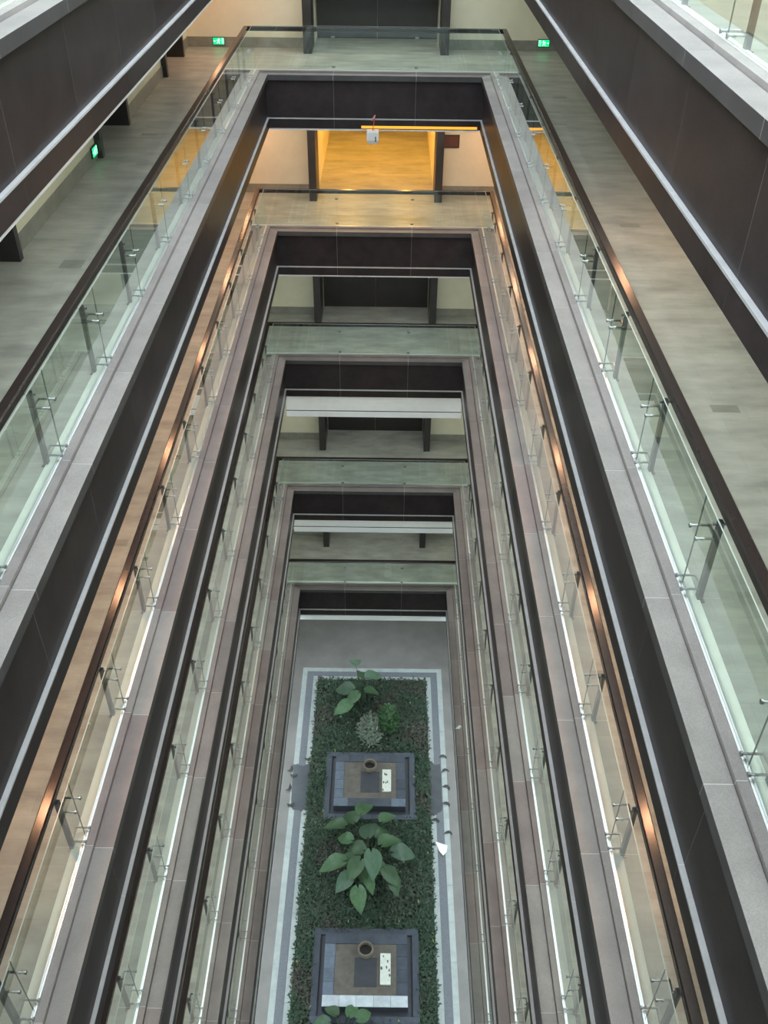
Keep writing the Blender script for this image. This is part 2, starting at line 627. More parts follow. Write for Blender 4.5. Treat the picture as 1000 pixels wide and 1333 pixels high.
# roof slab round the open skylight
rf = MB()
r0, r1 = 0.62, 0.70
wb(rf, (WALL_L - WT, WALL_N - 0.1, r0), (XL - 0.02, WALL_F + 0.1, r1))
wb(rf, (XR + 0.02, WALL_N - 0.1, r0), (WALL_R + 0.1, WALL_F + 0.1, r1))
wb(rf, (XL - 0.02, YD + 0.02, r0), (XR + 0.02, WALL_F + 0.1, r1))
wb(rf, (XL - 0.02, WALL_N - 0.1, r0), (XR + 0.02, YN - 0.02, r1))
rf.build('ceiling', 'ceiling', kind='structure')

# ------------------------------------------------------------------ parapets: coping stones, fascia panels, trims
P_COP = cham(0.0, 0.0545, -0.032, 0.0, 0.0006)
P_FAS = rect(0.0205, 0.0255, -0.2585, -0.0325)
P_TRM = rect(0.0085, 0.0255, -0.2645, -0.2590)
P_LOW = rect(0.0098, 0.0150, -0.3200, -0.2650)
P_TIL = cham(0.0560, 0.0785, -0.010, 0.0110, 0.0004)
P_CHN = rect(0.0788, 0.0830, -0.006, 0.0135)
P_CHN2 = rect(0.0862, 0.0891, -0.006, 0.0135)
P_KRB = rect(0.0892, 0.1185, -0.03, 0.0015)


def parapet(i, side):
    z = ZL[i]
    a, b = span(side)
    js = JY if side in ('left', 'right') else JX
    n = len(js) - 1
    x, y = side_pt(side, (a + b) / 2, 0.05)
    root = link('trim_%d' % (['left', 'right', 'far', 'near'].index(side) + 1), None, None, W(x, y, z), kind='structure')
    lower = i >= 3
    # backing masonry, seen only as pale joints between the stones
    for prof in (rect(0.0003, 0.0540, -0.0315, -0.0003), rect(0.0550, 0.0775, -0.0315, -0.0110), rect(0.0207, 0.1185, -0.2580, -0.0317), rect(0.0258, 0.1185, -0.3195, -0.2582), rect(0.0562, 0.0780, -0.002, 0.0107),
                 rect(0.0088, 0.0256, -0.2642, -0.2593), rect(0.0101, 0.0142, -0.3190, -0.2647)):
        strip('masonry', side, a, b, prof, z, 'grout_dark' if prof[0][0] in (0.0207, 0.0258, 0.0101, 0.0550) else 'grout', root, 1, 1)
    for k in range(n):
        t0, t1 = js[k] + (G if k else 0), js[k + 1] - (G if k < n - 1 else 0)
        m0, m1 = (1 if k == 0 else 0), (1 if k == n - 1 else 0)
        far = 1.0 if side == 'far' else min(1, max(0, (t0 - 1.3) / 3.2))
        cm = 'coping' if (i < 2 or random.random() > 0.15 + 0.85 * far) else 'coping_rosy'
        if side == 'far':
            cm = 'coping_far_shade'
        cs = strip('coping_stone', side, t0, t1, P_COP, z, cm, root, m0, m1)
        if len(cs.data.materials) == 1:                # polished dark front lip, flamed top
            cs.data.materials.append(M['lip'])
            for f in (2, 8, 9):
                cs.data.polygons[f].material_index = 1
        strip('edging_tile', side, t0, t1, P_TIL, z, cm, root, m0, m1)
        strip('fascia_panel', side, t0, t1, P_FAS, z, 'fascia', root, m0, m1)
        strip('sill_strip', side, t0, t1, P_TRM, z, 'trim', root, m0, m1)
        strip('lower_panel', side, t0, t1, P_LOW, z, 'fascia', root, m0, m1)
    strip('kerb', side, a, b, P_KRB, z, 'kerb', root, 1, 1)
    return root


for i in range(6):
    for s in ('left', 'right', 'far', 'near'):
        parapet(i, s)

# ------------------------------------------------------------------ glass railings
P_RAIL = cham(0.1175, 0.1475, 0.2225, 0.2465, 0.0035)
P_GLS = rect(0.0833, 0.0860, 0.002, 0.262)


def post_mesh():
    b = MB()
    b.box((-0.034, -0.022, -0.004 * U), (0.034, 0.022, 0.214 * U))        # local: x along the edge, y outward from the void
    b.box((-0.05, -0.045, -0.004 * U), (0.05, 0.045, -0.004 * U + 0.012))
    return b.mesh('post', 'steel')


def pin_mesh():
    b = MB()
    z = 0.207 * U
    b.tube([(0, -0.06, z), (0, 0.03, z), (0, 0.062, z), (0, 0.062, 0.2235 * U)], 0.011, 8)
    b.tube([(0, -0.062, z), (0, -0.048, z)], 0.016, 8)
    return b.mesh('rail_pin', 'steel')


def clamp_mesh(z):
    # two stand-off rods reaching through the glass joint, tied by a bar to the post
    b = MB()
    z *= U
    off = -(0.118 - 0.0785) * U
    for t in (0.008, 0.195):
        b.tube([(t, off - 0.004, z), (t, 0.012, z)], 0.0115, 8)
        b.tube([(t, off - 0.018, z), (t, off, z)], 0.021, 10)
    b.box((-0.005, -0.008, z - 0.010), (0.21, 0.008, z + 0.010))
    return b.mesh('glass_clamp', 'clamp_steel')


ME_POST, ME_PIN, ME_CU, ME_CL = post_mesh(), pin_mesh(), clamp_mesh(0.166), clamp_mesh(0.024)
RZ = {'left': math.pi / 2, 'right': -math.pi / 2, 'far': 0.0}
MIRR = {}


def flip_x(me):
    if me.name not in MIRR:
        c = me.copy()
        for v in c.vertices:
            v.co.x = -v.co.x
        c.flip_normals()
        MIRR[me.name] = c
    return MIRR[me.name]


def railing(i, side):
    z = ZL[i]
    a, b = span(side)
    x, y = side_pt(side, (a + b) / 2, 0.13)
    where = {'left': 'along the left side', 'right': 'along the right side', 'far': 'across the far end'}[side]
    tone = {0: 'top floor nearest the viewer', 1: 'first whole gallery from the top', 2: 'warm lamplit second gallery',
            3: 'third gallery, above the tallest shutter', 4: 'fourth gallery, between shutters', 5: 'lowest gallery above the garden'}[i]
    root = thing('glass_railing', 'glass railing ' + where + ', ' + tone, 'railing', W(x, y, z))
    root['group'] = 'gallery glass railings'
    strip('handrail', side, a, b, P_RAIL, z, 'handrail', root, 1, 1)
    strip('glass_channel', side, a, b, P_CHN, z, 'channel', root, 1, 1)
    strip('glass_channel', side, a, b, P_CHN2, z, 'channel', root, 1, 1)
    if side == 'far':
        gj = JX
    else:
        gj = [YN] + [Y0 + PITCH * k + 0.0275 for k in range(12) if Y0 + PITCH * k + 0.0275 < YD - 0.1] + [YD]
    for k in range(len(gj) - 1):
        last = k == len(gj) - 2
        gp = strip('glass_panel', side, gj[k] + (0.0006 if k else 0), gj[k + 1] - (0 if last else 0.0006), P_GLS, z, 'glass', root,
              1 if k == 0 else 0, 1 if last else 0)
        if len(gp.data.materials) == 1:                # pane edges: pale green on top, darker at the joints
            gp.data.materials.append(M['glass_edge'])
            gp.data.materials.append(M['glass_joint'])
            gp.data.polygons[4].material_index = 1
            gp.data.polygons[0].material_index = gp.data.polygons[1].material_index = 2
    for t in gj[1:-1] + ([] if side == 'far' else [gj[-2] + 0.2, ]):
        if side == 'far':
            cx_, cy_ = side_pt(side, t, 0.0846)
            for dz in (0.03, 0.20):
                b = MB()
                b.box((-0.045, -0.016, -0.02), (0.045, 0.016, 0.02))
                b.tube([(-0.028, -0.03, 0), (-0.028, -0.0162, 0)], 0.011, 8)
                b.tube([(0.028, -0.03, 0), (0.028, -0.0162, 0)], 0.011, 8)
                b.build('glass_clip', 'clamp_steel', root, W(cx_, cy_, z + dz))
            continue
        tp = t - 0.026
        if t == gj[-2] + 0.2 and side != 'far' and t > gj[-2]:
            tp = min(tp, YD + 0.04)
        px, py = side_pt(side, tp, 0.118)
        po = link('post', ME_POST, root, W(px, py, z))
        po.rotation_euler = (0, 0, RZ[side])
        for me, nm in ((ME_PIN, 'rail_pin'), (ME_CU, 'glass_clamp'), (ME_CL, 'glass_clamp')):
            if side == 'right':
                me = flip_x(me)
            o = bpy.data.objects.new(nm, me)
            C.objects.link(o)
            o.parent = po


for i in range(6):
    for s in ('left', 'right', 'far'):
        railing(i, s)

# ------------------------------------------------------------------ fire shutters in the slot under the far fascias
SHUT = {1: (-0.3205, -0.3335), 2: (-0.3205, -0.3325), 3: (-0.4500, -0.5070), 4: (-0.3950, -0.4550), 5: (-0.3300, -0.3950)}
SL = {1: 'thin fully raised shutter edge under the far fascia, behind the hanging white box',
      2: 'thin fully raised shutter edge under the far fascia below the amber lobby',
      3: 'white shutter lowered furthest, the tallest pale band at the far end',
      4: 'half lowered white shutter below the tallest one at the far end',
      5: 'lowest white shutter bar at the far end, just above the garden'}
for i, (zb, zc) in SHUT.items():
    r = thing('roller_shutter', SL[i], 'shutter', W(XC, YD + 0.0215, ZL[i] + zc), group='raised roller shutters at the far end')
    L = (XR - XL + 0.040) * U / 2
    b = MB()
    h = (zb - zc) * U
    b.box((-L, -0.024, 0), (L, 0.016, h * 0.80))
    b.box((-L, -0.014, h * 0.80), (L, 0.012, h * 0.86))
    b.build('bottom_bar', 'bar', r, Vector(r['_w']))
    b = MB()
    b.box((-L, -0.010, h * 0.865), (L, 0.010, h))
    b.build('gap_shadow', 'slate', r, Vector(r['_w']))  # dark strip standing in for the shadow line between bar and curtain
    b = MB()
    for k in range(6):
        za, zd = h + (k / 6) * ((-0.285 - zb) * U), h + ((k + 1) / 6) * ((-0.285 - zb) * U)
        b.box((-L + 0.004, -0.007 - 0.002 * (k % 2), za), (L - 0.004, 0.006, zd))
    b.build('curtain', 'curtain', r, Vector(r['_w']))
r = thing('roller_shutter', 'raised shutter edge under the top floor fascia at upper left', 'shutter', W(XL - 0.0215, (YN + YD) / 2, ZL[0] - 0.3335))
b = MB()
L = (YD - YN - 0.004) * U / 2
b.box((-0.02, -L, 0), (0.02, L, 0.05))
b.build('bottom_bar', 'bar', r, Vector(r['_w']))

# amber cove strip glowing above the first shutter edge
r = thing('cove_light', 'glowing amber light strip under the far fascia, right of the hanging white box', 'lamp', W(0.205, YD + 0.004, ZL[1] - 0.307))
b = MB()
b.box((-0.385 * U, -0.012, -0.030), (0.36 * U, 0.010, 0.030))
b.build('diffuser', 'cove', r, Vector(r['_w']))
b = MB()
b.box((-0.388 * U, 0.0102, -0.036), (0.363 * U, 0.022, 0.036))
b.build('backing', 'black', r, Vector(r['_w']))

# ------------------------------------------------------------------ lamps


def downlight(x, y, zc, watts, col, lens, label, group, size=0.17):
    r = thing('downlight', label, 'lamp', W(x, y, zc), group=group)
    b = MB()
    n = 20
    vs, fs = [], []
    for (rr, zz) in ((size * 0.5, 0.0), (size * 0.66, 0.0), (size * 0.66, -0.012), (size * 0.5, -0.012)):
        for k in range(n):
            t = 2 * math.pi * k / n
            vs.append((rr * math.cos(t), rr * math.sin(t), zz))
    for q in range(4):
        for k in range(n):
            k2 = (k + 1) % n
            fs.append((q * n + k, q * n + k2, ((q + 1) % 4) * n + k2, ((q + 1) % 4) * n + k))
    b.add(vs, fs)
    b.build('rim', 'bright_steel', r, Vector(r['_w']))
    b = MB()
    b.add([(size * 0.5 * math.cos(2 * math.pi * k / n), size * 0.5 * math.sin(2 * math.pi * k / n), -0.003) for k in range(n)], [tuple(range(n - 1, -1, -1))])
    b.build('lens', lens, r, Vector(r['_w']))
    ld = bpy.data.lights.new('lamp', 'AREA')
    ld.shape = 'DISK'
    ld.size = size
    ld.energy = watts
    ld.color = col
    lo = bpy.data.objects.new('bulb', ld)
    C.objects.link(lo)
    lo.parent = r
    lo.location = (0, 0, -0.014)
    return r


for k in range(6):
    y = 1.72 + 1.012 * k
    for x in (-1.06, 0.86):
        downlight(x, y, ZL[1] - 0.3205, 30, WARM, 'lens_warm', '%s warm downlight over the %s corridor of the second gallery' % (('nearest', 'second nearest', 'third nearest', 'third farthest', 'second farthest', 'farthest')[k], 'left' if x < 0 else 'right'), 'warm gallery downlights')
for y in (7.45, 8.2):
    for x in (-0.33, 0.14):
        downlight(x, y, ZL[1] - 0.3205, 48, AMBER, 'lens_warm', 'amber downlight in the lit lobby behind the hanging box, %s %s' % ('front' if y < 8 else 'rear', 'left' if x < 0 else 'right'), 'amber lobby downlights')
downlight(-1.12, 6.55, ZL[0] - 0.3205, 40, WARM, 'lens_warm', 'warm downlight in the far left corner of the first gallery', 'corner downlights')
downlight(0.98, 3.6, ZL[0] - 0.3205, 25, WARM, 'lens_warm', 'warm downlight over the right corridor of the first gallery', 'corner downlights')


def fill_light(side, t0, t1, o, zc, watts, col, label, group, wdt=0.09):  # unseen strip light, added to brighten corridors, ledges and garden
    x, y = side_pt(side, (t0 + t1) / 2, o)
    L = (t1 - t0) * U / 2
    r = thing('fill_light', label, 'lamp', W(x, y, zc), group=group, rz=0)
    lx, ly = (L, wdt / 2) if side == 'far' else (wdt / 2, L)
    b = MB()
    b.box((-lx - 0.012, -ly - 0.012, -0.030), (lx + 0.012, ly + 0.012, 0.0))
    b.build('housing', 'bright_steel', r, Vector(r['_w']))
    b = MB()
    b.box((-lx, -ly, -0.036), (lx, ly, -0.0305))
    b.build('diffuser', 'lens_neutral' if col is not COOL else 'lens_cool', r, Vector(r['_w']))
    ld = bpy.data.lights.new('lamp', 'AREA')
    ld.shape = 'RECTANGLE'
    ld.size, ld.size_y = 2 * lx, 2 * ly
    ld.energy = watts
    ld.color = col
    lo = bpy.data.objects.new('tube', ld)
    C.objects.link(lo)
    lo.parent = r
    lo.location = (0, 0, -0.040)


# added fill lights: gallery index, setback side/far, watts side/far, colour
for gi, osd, ofr, ws, wf_, col, t1 in ((0, 0.50, 0.55, 300, 0, NEUT, YD), (1, 0.24, 0.50, 95, 95, NEUT, 3.7), (2, 0.24, 0.45, 40, 62, NEUT, YD), (3, 0.42, 0.24, 150, 40, NEUT, YD),
                                       (4, 0.42, 0.24, 150, 48, NEUT, YD), (5, 0.42, 0.34, 120, 46, NEUT, YD), (6, 0.22, 0.25, 430, 62, COOL, YD)):
    zc = (ZL[gi - 1] - 0.3205) if gi else 0.6195
    nm = 'ground floor' if gi == 6 else LEVEL_NAME[gi]
    for sd in ('left', 'right'):
        fill_light(sd, 0.1, t1, osd, zc, ws * (0.72 if (gi == 1 and sd == 'left') else 1.0), col, 'long slim ceiling light over the ' + sd + ' corridor, ' + nm, 'added corridor fill lights')  # added unseen fill light over the side corridor
    if wf_:
        fill_light('far', XL, XR, ofr, zc, wf_, PEACH if gi == 2 else col, 'long slim ceiling light over the far corridor, ' + nm, 'added corridor fill lights')  # added unseen fill light over the far corridor

# ------------------------------------------------------------------ exit signs


def exit_sign(loc, rz, label, flip=1):
    r = thing('exit_sign', label, 'sign', loc, group='green exit signs', rz=rz)
    r.rotation_euler = (0, 0, rz)
    w, h = 0.155, 0.085

    def part(nm, mb, mt):
        o = link(nm, mb.mesh(nm, mt))
        o.parent = r
        o.location = (0, 0, 0)
        return o
    b = MB()
    b.box((-w - 0.015, -0.006, -h - 0.015), (w + 0.015, 0.03, h + 0.015))
    part('housing', b, 'black')
    b = MB()
    b.box((-w, -0.010, -h), (w, -0.0062, h))
    part('green_panel', b, 'exit_green')
    b = MB()                                   # running figure and doorway
    y0, y1 = -0.0125, -0.0102
    def q(pts):
        vs = [(x * flip, y0, z) for x, z in pts] + [(x * flip, y1, z) for x, z in pts]
        n = len(pts)
        fs = [tuple(range(n)), tuple(range(2 * n - 1, n - 1, -1))] + [(k, (k + 1) % n, n + (k + 1) % n, n + k) for k in range(n)]
        b.add(vs, fs)
    q([(0.012 + 0.015 * math.cos(t * 0.785), 0.055 + 0.015 * math.sin(t * 0.785)) for t in range(8)])
    q([(-0.022, 0.030), (0.012, 0.038), (0.022, 0.030), (-0.002, -0.012), (-0.026, -0.006)])
    q([(0.012, 0.036), (0.045, 0.014), (0.062, 0.022), (0.058, 0.030), (0.046, 0.025), (0.020, 0.036)])
    q([(-0.016, 0.034), (-0.052, 0.028), (-0.058, 0.0), (-0.048, 0.0), (-0.043, 0.02), (-0.016, 0.022)])
    q([(-0.004, -0.010), (0.030, -0.024), (0.026, -0.065), (0.014, -0.065), (0.016, -0.032), (-0.014, -0.014)])
    q([(-0.010, -0.008), (-0.030, -0.040), (-0.062, -0.044), (-0.062, -0.055), (-0.024, -0.052), (-0.002, -0.016)])
    part('running_figure', b, 'exit_white')
    b = MB()
    b.box((-0.140 * flip, y0, -0.012), (-0.095 * flip, y1, 0.012))
    q([(-0.1, 0.0)] if False else [(0.095, -0.07), (0.105, -0.07), (0.105, 0.06), (0.135, 0.06), (0.135, -0.07), (0.145, -0.07), (0.145, 0.07), (0.095, 0.07)])
    part('doorway_mark', b, 'exit_white')
    return r


exit_sign(W(-1.182, WALL_F - 0.012, ZL[1] + 0.035), 0, 'green running man exit sign low on the far wall, left corridor end')
exit_sign(W(1.055, WALL_F - 0.012, ZL[1] + 0.045), 0, 'green running man exit sign low on the far wall, right corridor end', -1)
exit_sign(W(WALL_L + 0.012, 4.46, ZL[1] + 0.045), math.pi / 2, 'green exit sign low on the left wall beside a dark doorway')

# brown plaque on the cream wall right of the amber lobby
r = thing('wall_plaque', 'small dark brown plaque on the cream wall right of the amber lobby jamb', 'plaque', W(0.455, WALL_F, ZL[2] + 0.385))
b = MB()
b.box((-0.25, -0.03, -0.19), (0.25, 0, 0.19))
b.build('panel', 'plaque', r, Vector(r['_w']))
b = MB()
for p, q_ in (((-0.25, -0.034, -0.19), (0.25, -0.0302, -0.165)), ((-0.25, -0.034, 0.165), (0.25, -0.0302, 0.19)),
              ((-0.25, -0.034, -0.1645), (-0.225, -0.0302, 0.1645)), ((0.225, -0.034, -0.1645), (0.25, -0.0302, 0.1645))):
    b.box(p, q_)
b.build('frame', 'dark_stone', r, Vector(r['_w']))

# ------------------------------------------------------------------ white box hanging on a red cord from the far fascia
hb = thing('hanging_box', 'white box hanging on a red cord in front of the amber lobby', 'box', W(-0.106, YD - 0.035, ZL[1] - 0.395))
b = MB()
w0, w1 = 0.125, 0.16
vs = []
for (w_, d_, z_) in ((w0, 0.10, 0.0), (w1, 0.13, 0.10), (w1, 0.13, 0.30), (w1 * 0.95, 0.12, 0.325)):
    vs += [(-w_, -d_, z_), (w_, -d_, z_), (w_, d_, z_), (-w_, d_, z_)]
fs = [(3, 2, 1, 0), (12, 13, 14, 15)]
for k in range(3):
    for j in range(4):
        j2 = (j + 1) % 4
        fs.append((k * 4 + j, k * 4 + j2, k * 4 + 4 + j2, k * 4 + 4 + j))
b.add(vs, fs)
b.build('body', 'white_plastic', hb, Vector(hb['_w']))
b = MB()
b.box((0.065, -0.136, 0.07), (0.092, -0.128, 0.20))
b.build('slot', 'black', hb, Vector(hb['_w']))
b = MB()
b.tube([(0.0, 0, 0.32), (0.012, 0.01, 0.42), (0.03, 0.06, 0.50), (0.045, 0.13, 0.60)], 0.011, 6)
b.build('cord', 'red_cord', hb, Vector(hb['_w']))
b = MB()
b.tube([(-0.03, 0.13, 0.54), (0.02, 0.12, 0.60), (0.06, 0.12, 0.68)], [0.012, 0.03, 0.016], 7)
b.build('knot', 'pink_knot', hb, Vector(hb['_w']))

# ------------------------------------------------------------------ ground floor
g = MB()
wb(g, (WALL_L - WT, WALL_N - 0.1, -GZ - 0.06), (WALL_R + 0.1, 7.6, -GZ))
g.build('floor', 'paving', kind='structure')
gw = MB()
wb(gw, (WALL_L - WT, WALL_N, -GZ), (WALL_L, 7.5, ZL[5] - 0.3215))
gw.build('wall_left', 'cream', kind='structure')
gw = MB()
wb(gw, (WALL_R, WALL_N, -GZ), (WALL_R + 0.1, 7.5, ZL[5] - 0.3215))
gw.build('wall_right', 'cream', kind='structure')
gw = MB()
wb(gw, (WALL_L - WT, 7.5, -GZ), (WALL_R + 0.1, 7.6, ZL[5] - 0.3215))
gw.build('wall_far', 'cream', kind='structure')
added_near_window(7, -GZ, ZL[5] - 0.3215)
gc = MB()
wb(gc, (WALL_L - WT, WALL_F + 0.1, ZL[5] - 0.3215), (WALL_R + 0.1, 7.6, ZL[5] - 0.26))
gc.build('ceiling', 'ceiling', kind='structure')

PX0, PX1, PY0, PY1 = -0.632, 0.424, 0.30, 6.135
BANDS = [(0.002, 0.048, 'pale_band'), (0.050, 0.110, 'dark_band'), (0.112, 0.158, 'pale_band')]


def ground_strip(root, side, t0, t1, o0, o1, h, mt, m0=0, m1=0):
    vs = []
    for z in (0.0, h):
        for (t, o) in ((t0 - m0 * o0, o0), (t1 + m1 * o0, o0), (t1 + m1 * o1, o1), (t0 - m0 * o1, o1)):
            if side == 'left':
                x, y = PX0 - o, t
            elif side == 'right':
                x, y = PX1 + o, t
            else:
                x, y = t, PY1 + o
            vs.append(W(x, y, -GZ) + Vector((0, 0, z)) - Vector(root['_w']))
    b = MB()
    b.add(vs, [(3, 2, 1, 0), (4, 5, 6, 7), (0, 1, 5, 4), (1, 2, 6, 5), (2, 3, 7, 6), (3, 0, 4, 7)])
    return b.build('border_stone' if mt == 'pale_band' else 'pebble_band', mt, root, Vector(root['_w']))


for si, side in enumerate(('left', 'right', 'far')):
    root = link('trim_%d' % (5 + si), None, None, W(*(((PX0 - 0.08), 3.0) if side == 'left' else ((PX1 + 0.08), 3.0) if side == 'right' else (XC, PY1 + 0.08)), -GZ), kind='structure')
    t0, t1 = (PY0, PY1) if side != 'far' else (PX0, PX1)
    for o0, o1, mt in BANDS:
        n = (19 if side != 'far' else 4) if mt == 'pale_band' else 1
        for k in range(n):
            a, b_ = t0 + (t1 - t0) * k / n, t0 + (t1 - t0) * (k + 1) / n
            ground_strip(root, side, a + (0.0005 if k else 0), b_ - (0.0005 if k < n - 1 else 0), o0, o1, 0.02 if mt == 'pale_band' else 0.014, mt,
                         1 if (k == 0 and side == 'far') else 0, 1 if k == n - 1 else 0)

# wet patches where water has run off beside the far plinth
bed = MB()
wb_loc = W((PX0 + PX1) / 2, (PY0 + PY1) / 2, -GZ)
hx, hy = (PX1 - PX0) * U / 2, (PY1 - PY0) * U / 2
bed.box((-hx, -hy, 0), (hx, hy, 0.045))
bedo = bed.build('planting_bed', 'soil', None, wb_loc, label='long rectangular garden bed of dark green ground cover at the foot of the atrium', category='garden bed')

# ------------------------------------------------------------------ two stone plinths in the bed
PLINTH = [(4.56, 5.25, 'far'), (2.915, 3.605, 'near')]
PXO = (-0.492, 0.296)


def plinth(y0, y1, which):
    cx, cy = sum(PXO) / 2, (y0 + y1) / 2
    r = thing('stone_plinth', 'square dark slate plinth with a pipe ring, ' + ('further one, amid the big leaf plants' if which == 'far' else 'nearer one, sky sheen painted on front tiles'),
              'plinth', W(cx, cy, -GZ) + Vector((0, 0, 0.045)), group='slate plinths in the bed')
    w = Vector(r['_w'])
    hx, hy = (PXO[1] - PXO[0]) * U / 2, (y1 - y0) * U / 2
    k = 0.20
    for (a, b_) in (((-hx, -hy), (hx, -hy + k)), ((-hx, hy - k), (hx, hy)), ((-hx, -hy + k + 0.004), (-hx + k, hy - k - 0.004)), ((hx - k, -hy + k + 0.004), (hx, hy - k - 0.004))):
        b = MB()
        b.box((a[0], a[1], 0), (b_[0], b_[1], 0.10))
        b.build('kerb_stone', 'slate', r, w)
    b = MB()
    b.box((-hx + k, -hy + k, 0), (hx - k, hy - k, 0.02))
    b.build('gutter', 'slate_dark', r, w)
    ix, iy0, iy1 = hx - 0.36, -hy + 0.37, hy - 0.13 - 0.15
    H = 0.30
    b = MB()
    b.box((-ix, iy0, 0.02), (ix, iy1, H))
    b.build('block', 'slate_dark', r, w)
    tw = 0.33
    # rim tiles on the block's top
    def tile(x0, x1, ya, yb, mt):
        b = MB()
        b.box((x0 + 0.004, ya + 0.004, H), (x1 - 0.004, yb - 0.004, H + 0.03))
        return b.build('rim_tile', mt, r, w)
    n = 5
    for q in range(n):
        xa, xb = -ix + 2 * ix * q / n, -ix + 2 * ix * (q + 1) / n
        tile(xa, xb, iy1 - tw, iy1, 'slate')
        mt = 'slate_sky_sheen' if which == 'near' else ('slate_blue' if q in (0, 4) else 'slate')
        tile(xa, xb, iy0, iy0 + tw, mt)
    for q in range(4):
        ya, yb = iy0 + tw + (iy1 - iy0 - 2 * tw) * q / 4, iy0 + tw + (iy1 - iy0 - 2 * tw) * (q + 1) / 4
        tile(-ix, -ix + tw, ya, yb, 'slate_blue')
        tile(ix - tw, ix, ya, yb, 'slate')
    b = MB()
    b.box((-ix + tw, iy0 + tw, H), (ix - tw, iy1 - tw, H + 0.012))
    b.build('clay_panel', 'clay', r, w)
    b = MB()
    b.box((-0.34, iy0 + tw + 0.25, H + 0.012), (0.34, iy1 - tw - 0.42, H + 0.022))
    b.build('dark_square', 'slate_dark', r, w)  # dark square lying on the clay panel
    # pipe collar
    px = (-0.101 - cx) * U
    py = iy1 - tw - 0.22
    b = MB()
    nn = 24
    vs, fs = [], []
    for (rr, zz) in ((0.245, 0.0), (0.245, 0.16), (0.235, 0.19), (0.20, 0.19), (0.19, 0.16), (0.19, 0.02)):
        for q in range(nn):
            t = 2 * math.pi * q / nn
            vs.append((px + rr * math.cos(t), py + rr * math.sin(t), H + 0.012 + zz))
    for q in range(5):
        for s in range(nn):
            s2 = (s + 1) % nn
            fs.append((q * nn + s, q * nn + s2, (q + 1) * nn + s2, (q + 1) * nn + s))
    b.add(vs, fs)
    b.build('pipe_ring', 'pipe', r, w, smooth=True)
    b = MB()
    b.add([(px + 0.19 * math.cos(2 * math.pi * q / nn), py + 0.19 * math.sin(2 * math.pi * q / nn), H + 0.03) for q in range(nn)], [tuple(range(nn))])
    b.build('drain', 'black', r, w)
    # white board lying on top
    bd = thing('white_board', 'narrow white board lying right of the pipe ring on the ' + ('further plinth, stained' if which == 'far' else 'nearer plinth, brightest'),
               'board', W(cx, cy, -GZ) + Vector(((0.047 - cx) * U, (iy0 + iy1) / 2 - (0.05 if which == 'far' else 0.0), 0.045 + H + 0.022)), group='white boards on the plinths')
    b = MB()
    b.box((-0.16, -0.47, 0), (0.16, 0.47, 0.05))
    b.build('slab', 'board', bd, Vector(bd['_w']))
    b = MB()
    rr = random.Random(y0)
    for q in range(7):
        x, y = rr.uniform(-0.13, 0.13), rr.uniform(-0.42, 0.42)
        pts = [(x + rr.uniform(0.015, 0.04) * math.cos(t), y + rr.uniform(0.02, 0.08) * math.sin(t)) for t in (0, 1.2, 2.4, 3.6, 4.9)]
        b.add([(u, v, 0.052) for u, v in pts] + [(u, v, 0.0502) for u, v in pts], [(0, 1, 2, 3, 4)])
    b.build('stain', 'clay', bd, Vector(bd['_w']))
    return r


for p in PLINTH:
    plinth(*p)

# ------------------------------------------------------------------ ground cover (nobody could count it)
rg = random.Random(11)
mb = MB()
mats_idx = []


def blade(mb, x, y, z, ln, wd, ang, tilt):
    c, s = math.cos(ang), math.sin(ang)
    ct, st = math.cos(tilt), math.sin(tilt)
    px, py = -s * wd, c * wd
    tip = (x + c * ln * ct, y + s * ln * ct, z + ln * st)
    mid = (x + c * ln * 0.5 * ct, y + s * ln * 0.5 * ct, z + ln * 0.62 * st + 0.01)
    mb.v += [(x, y, z), (mid[0] + px, mid[1] + py, mid[2]), tip, (mid[0] - px, mid[1] - py, mid[2])]
    n = len(mb.v) - 4
    mb.f.append((n, n + 1, n + 2, n + 3))


BX, BY = (PX0 + PX1) / 2 * U, (PY0 + PY1) / 2 * U
holes = [((PXO[0]) * U - BX, PXO[1] * U - BX, y0 * U - BY, y1 * U - BY) for y0, y1, _ in PLINTH]
cnt = 0
while cnt < 42000:
    x = rg.uniform(-hx0, hx0) if False else rg.uniform(-(PX1 - PX0) * U / 2 - 0.02, (PX1 - PX0) * U / 2 + 0.02)
    y = rg.uniform(1.6 * U - BY, PY1 * U - BY + 0.02)
    if any(a + 0.03 < x < b_ - 0.03 and c + 0.03 < y < d - 0.03 for a, b_, c, d in holes):
        continue
    patch = math.sin(x * 2.1 + 1.3 * math.sin(y * 1.7)) + math.sin(y * 1.9 + 2.0 * math.sin(x * 1.1))
    h = 0.05 + 0.10 * rg.random() * (1 + 0.25 * patch)
    blade(mb, x, y, 0.03 + h * 0.6, rg.uniform(0.08, 0.17), rg.uniform(0.016, 0.038), rg.uniform(0, 6.283), rg.uniform(-0.1, 1.0))
    u = rg.random()
    bare = math.sin(x * 1.3 + 0.7 + 1.6 * math.sin(y * 0.9)) * math.sin(y * 1.25 + 1.2 * math.sin(x * 1.9 + 2))
    if bare > 0.45 and u > 0.35:
        mats_idx.append(3)
        cnt += 1
        continue
    mats_idx.append(2 if u < 0.006 else (1 if u < 0.20 + 0.16 * patch else 0))
    cnt += 1
me = bpy.data.meshes.new('ground_cover')
me.from_pydata(mb.v, [], mb.f)
for q in ('cover_a', 'cover_b', 'cover_c', 'cover_d'):
    me.materials.append(M[q])
me.polygons.foreach_set('material_index', mats_idx)
link('ground_cover', me, bedo, wb_loc, kind='stuff')


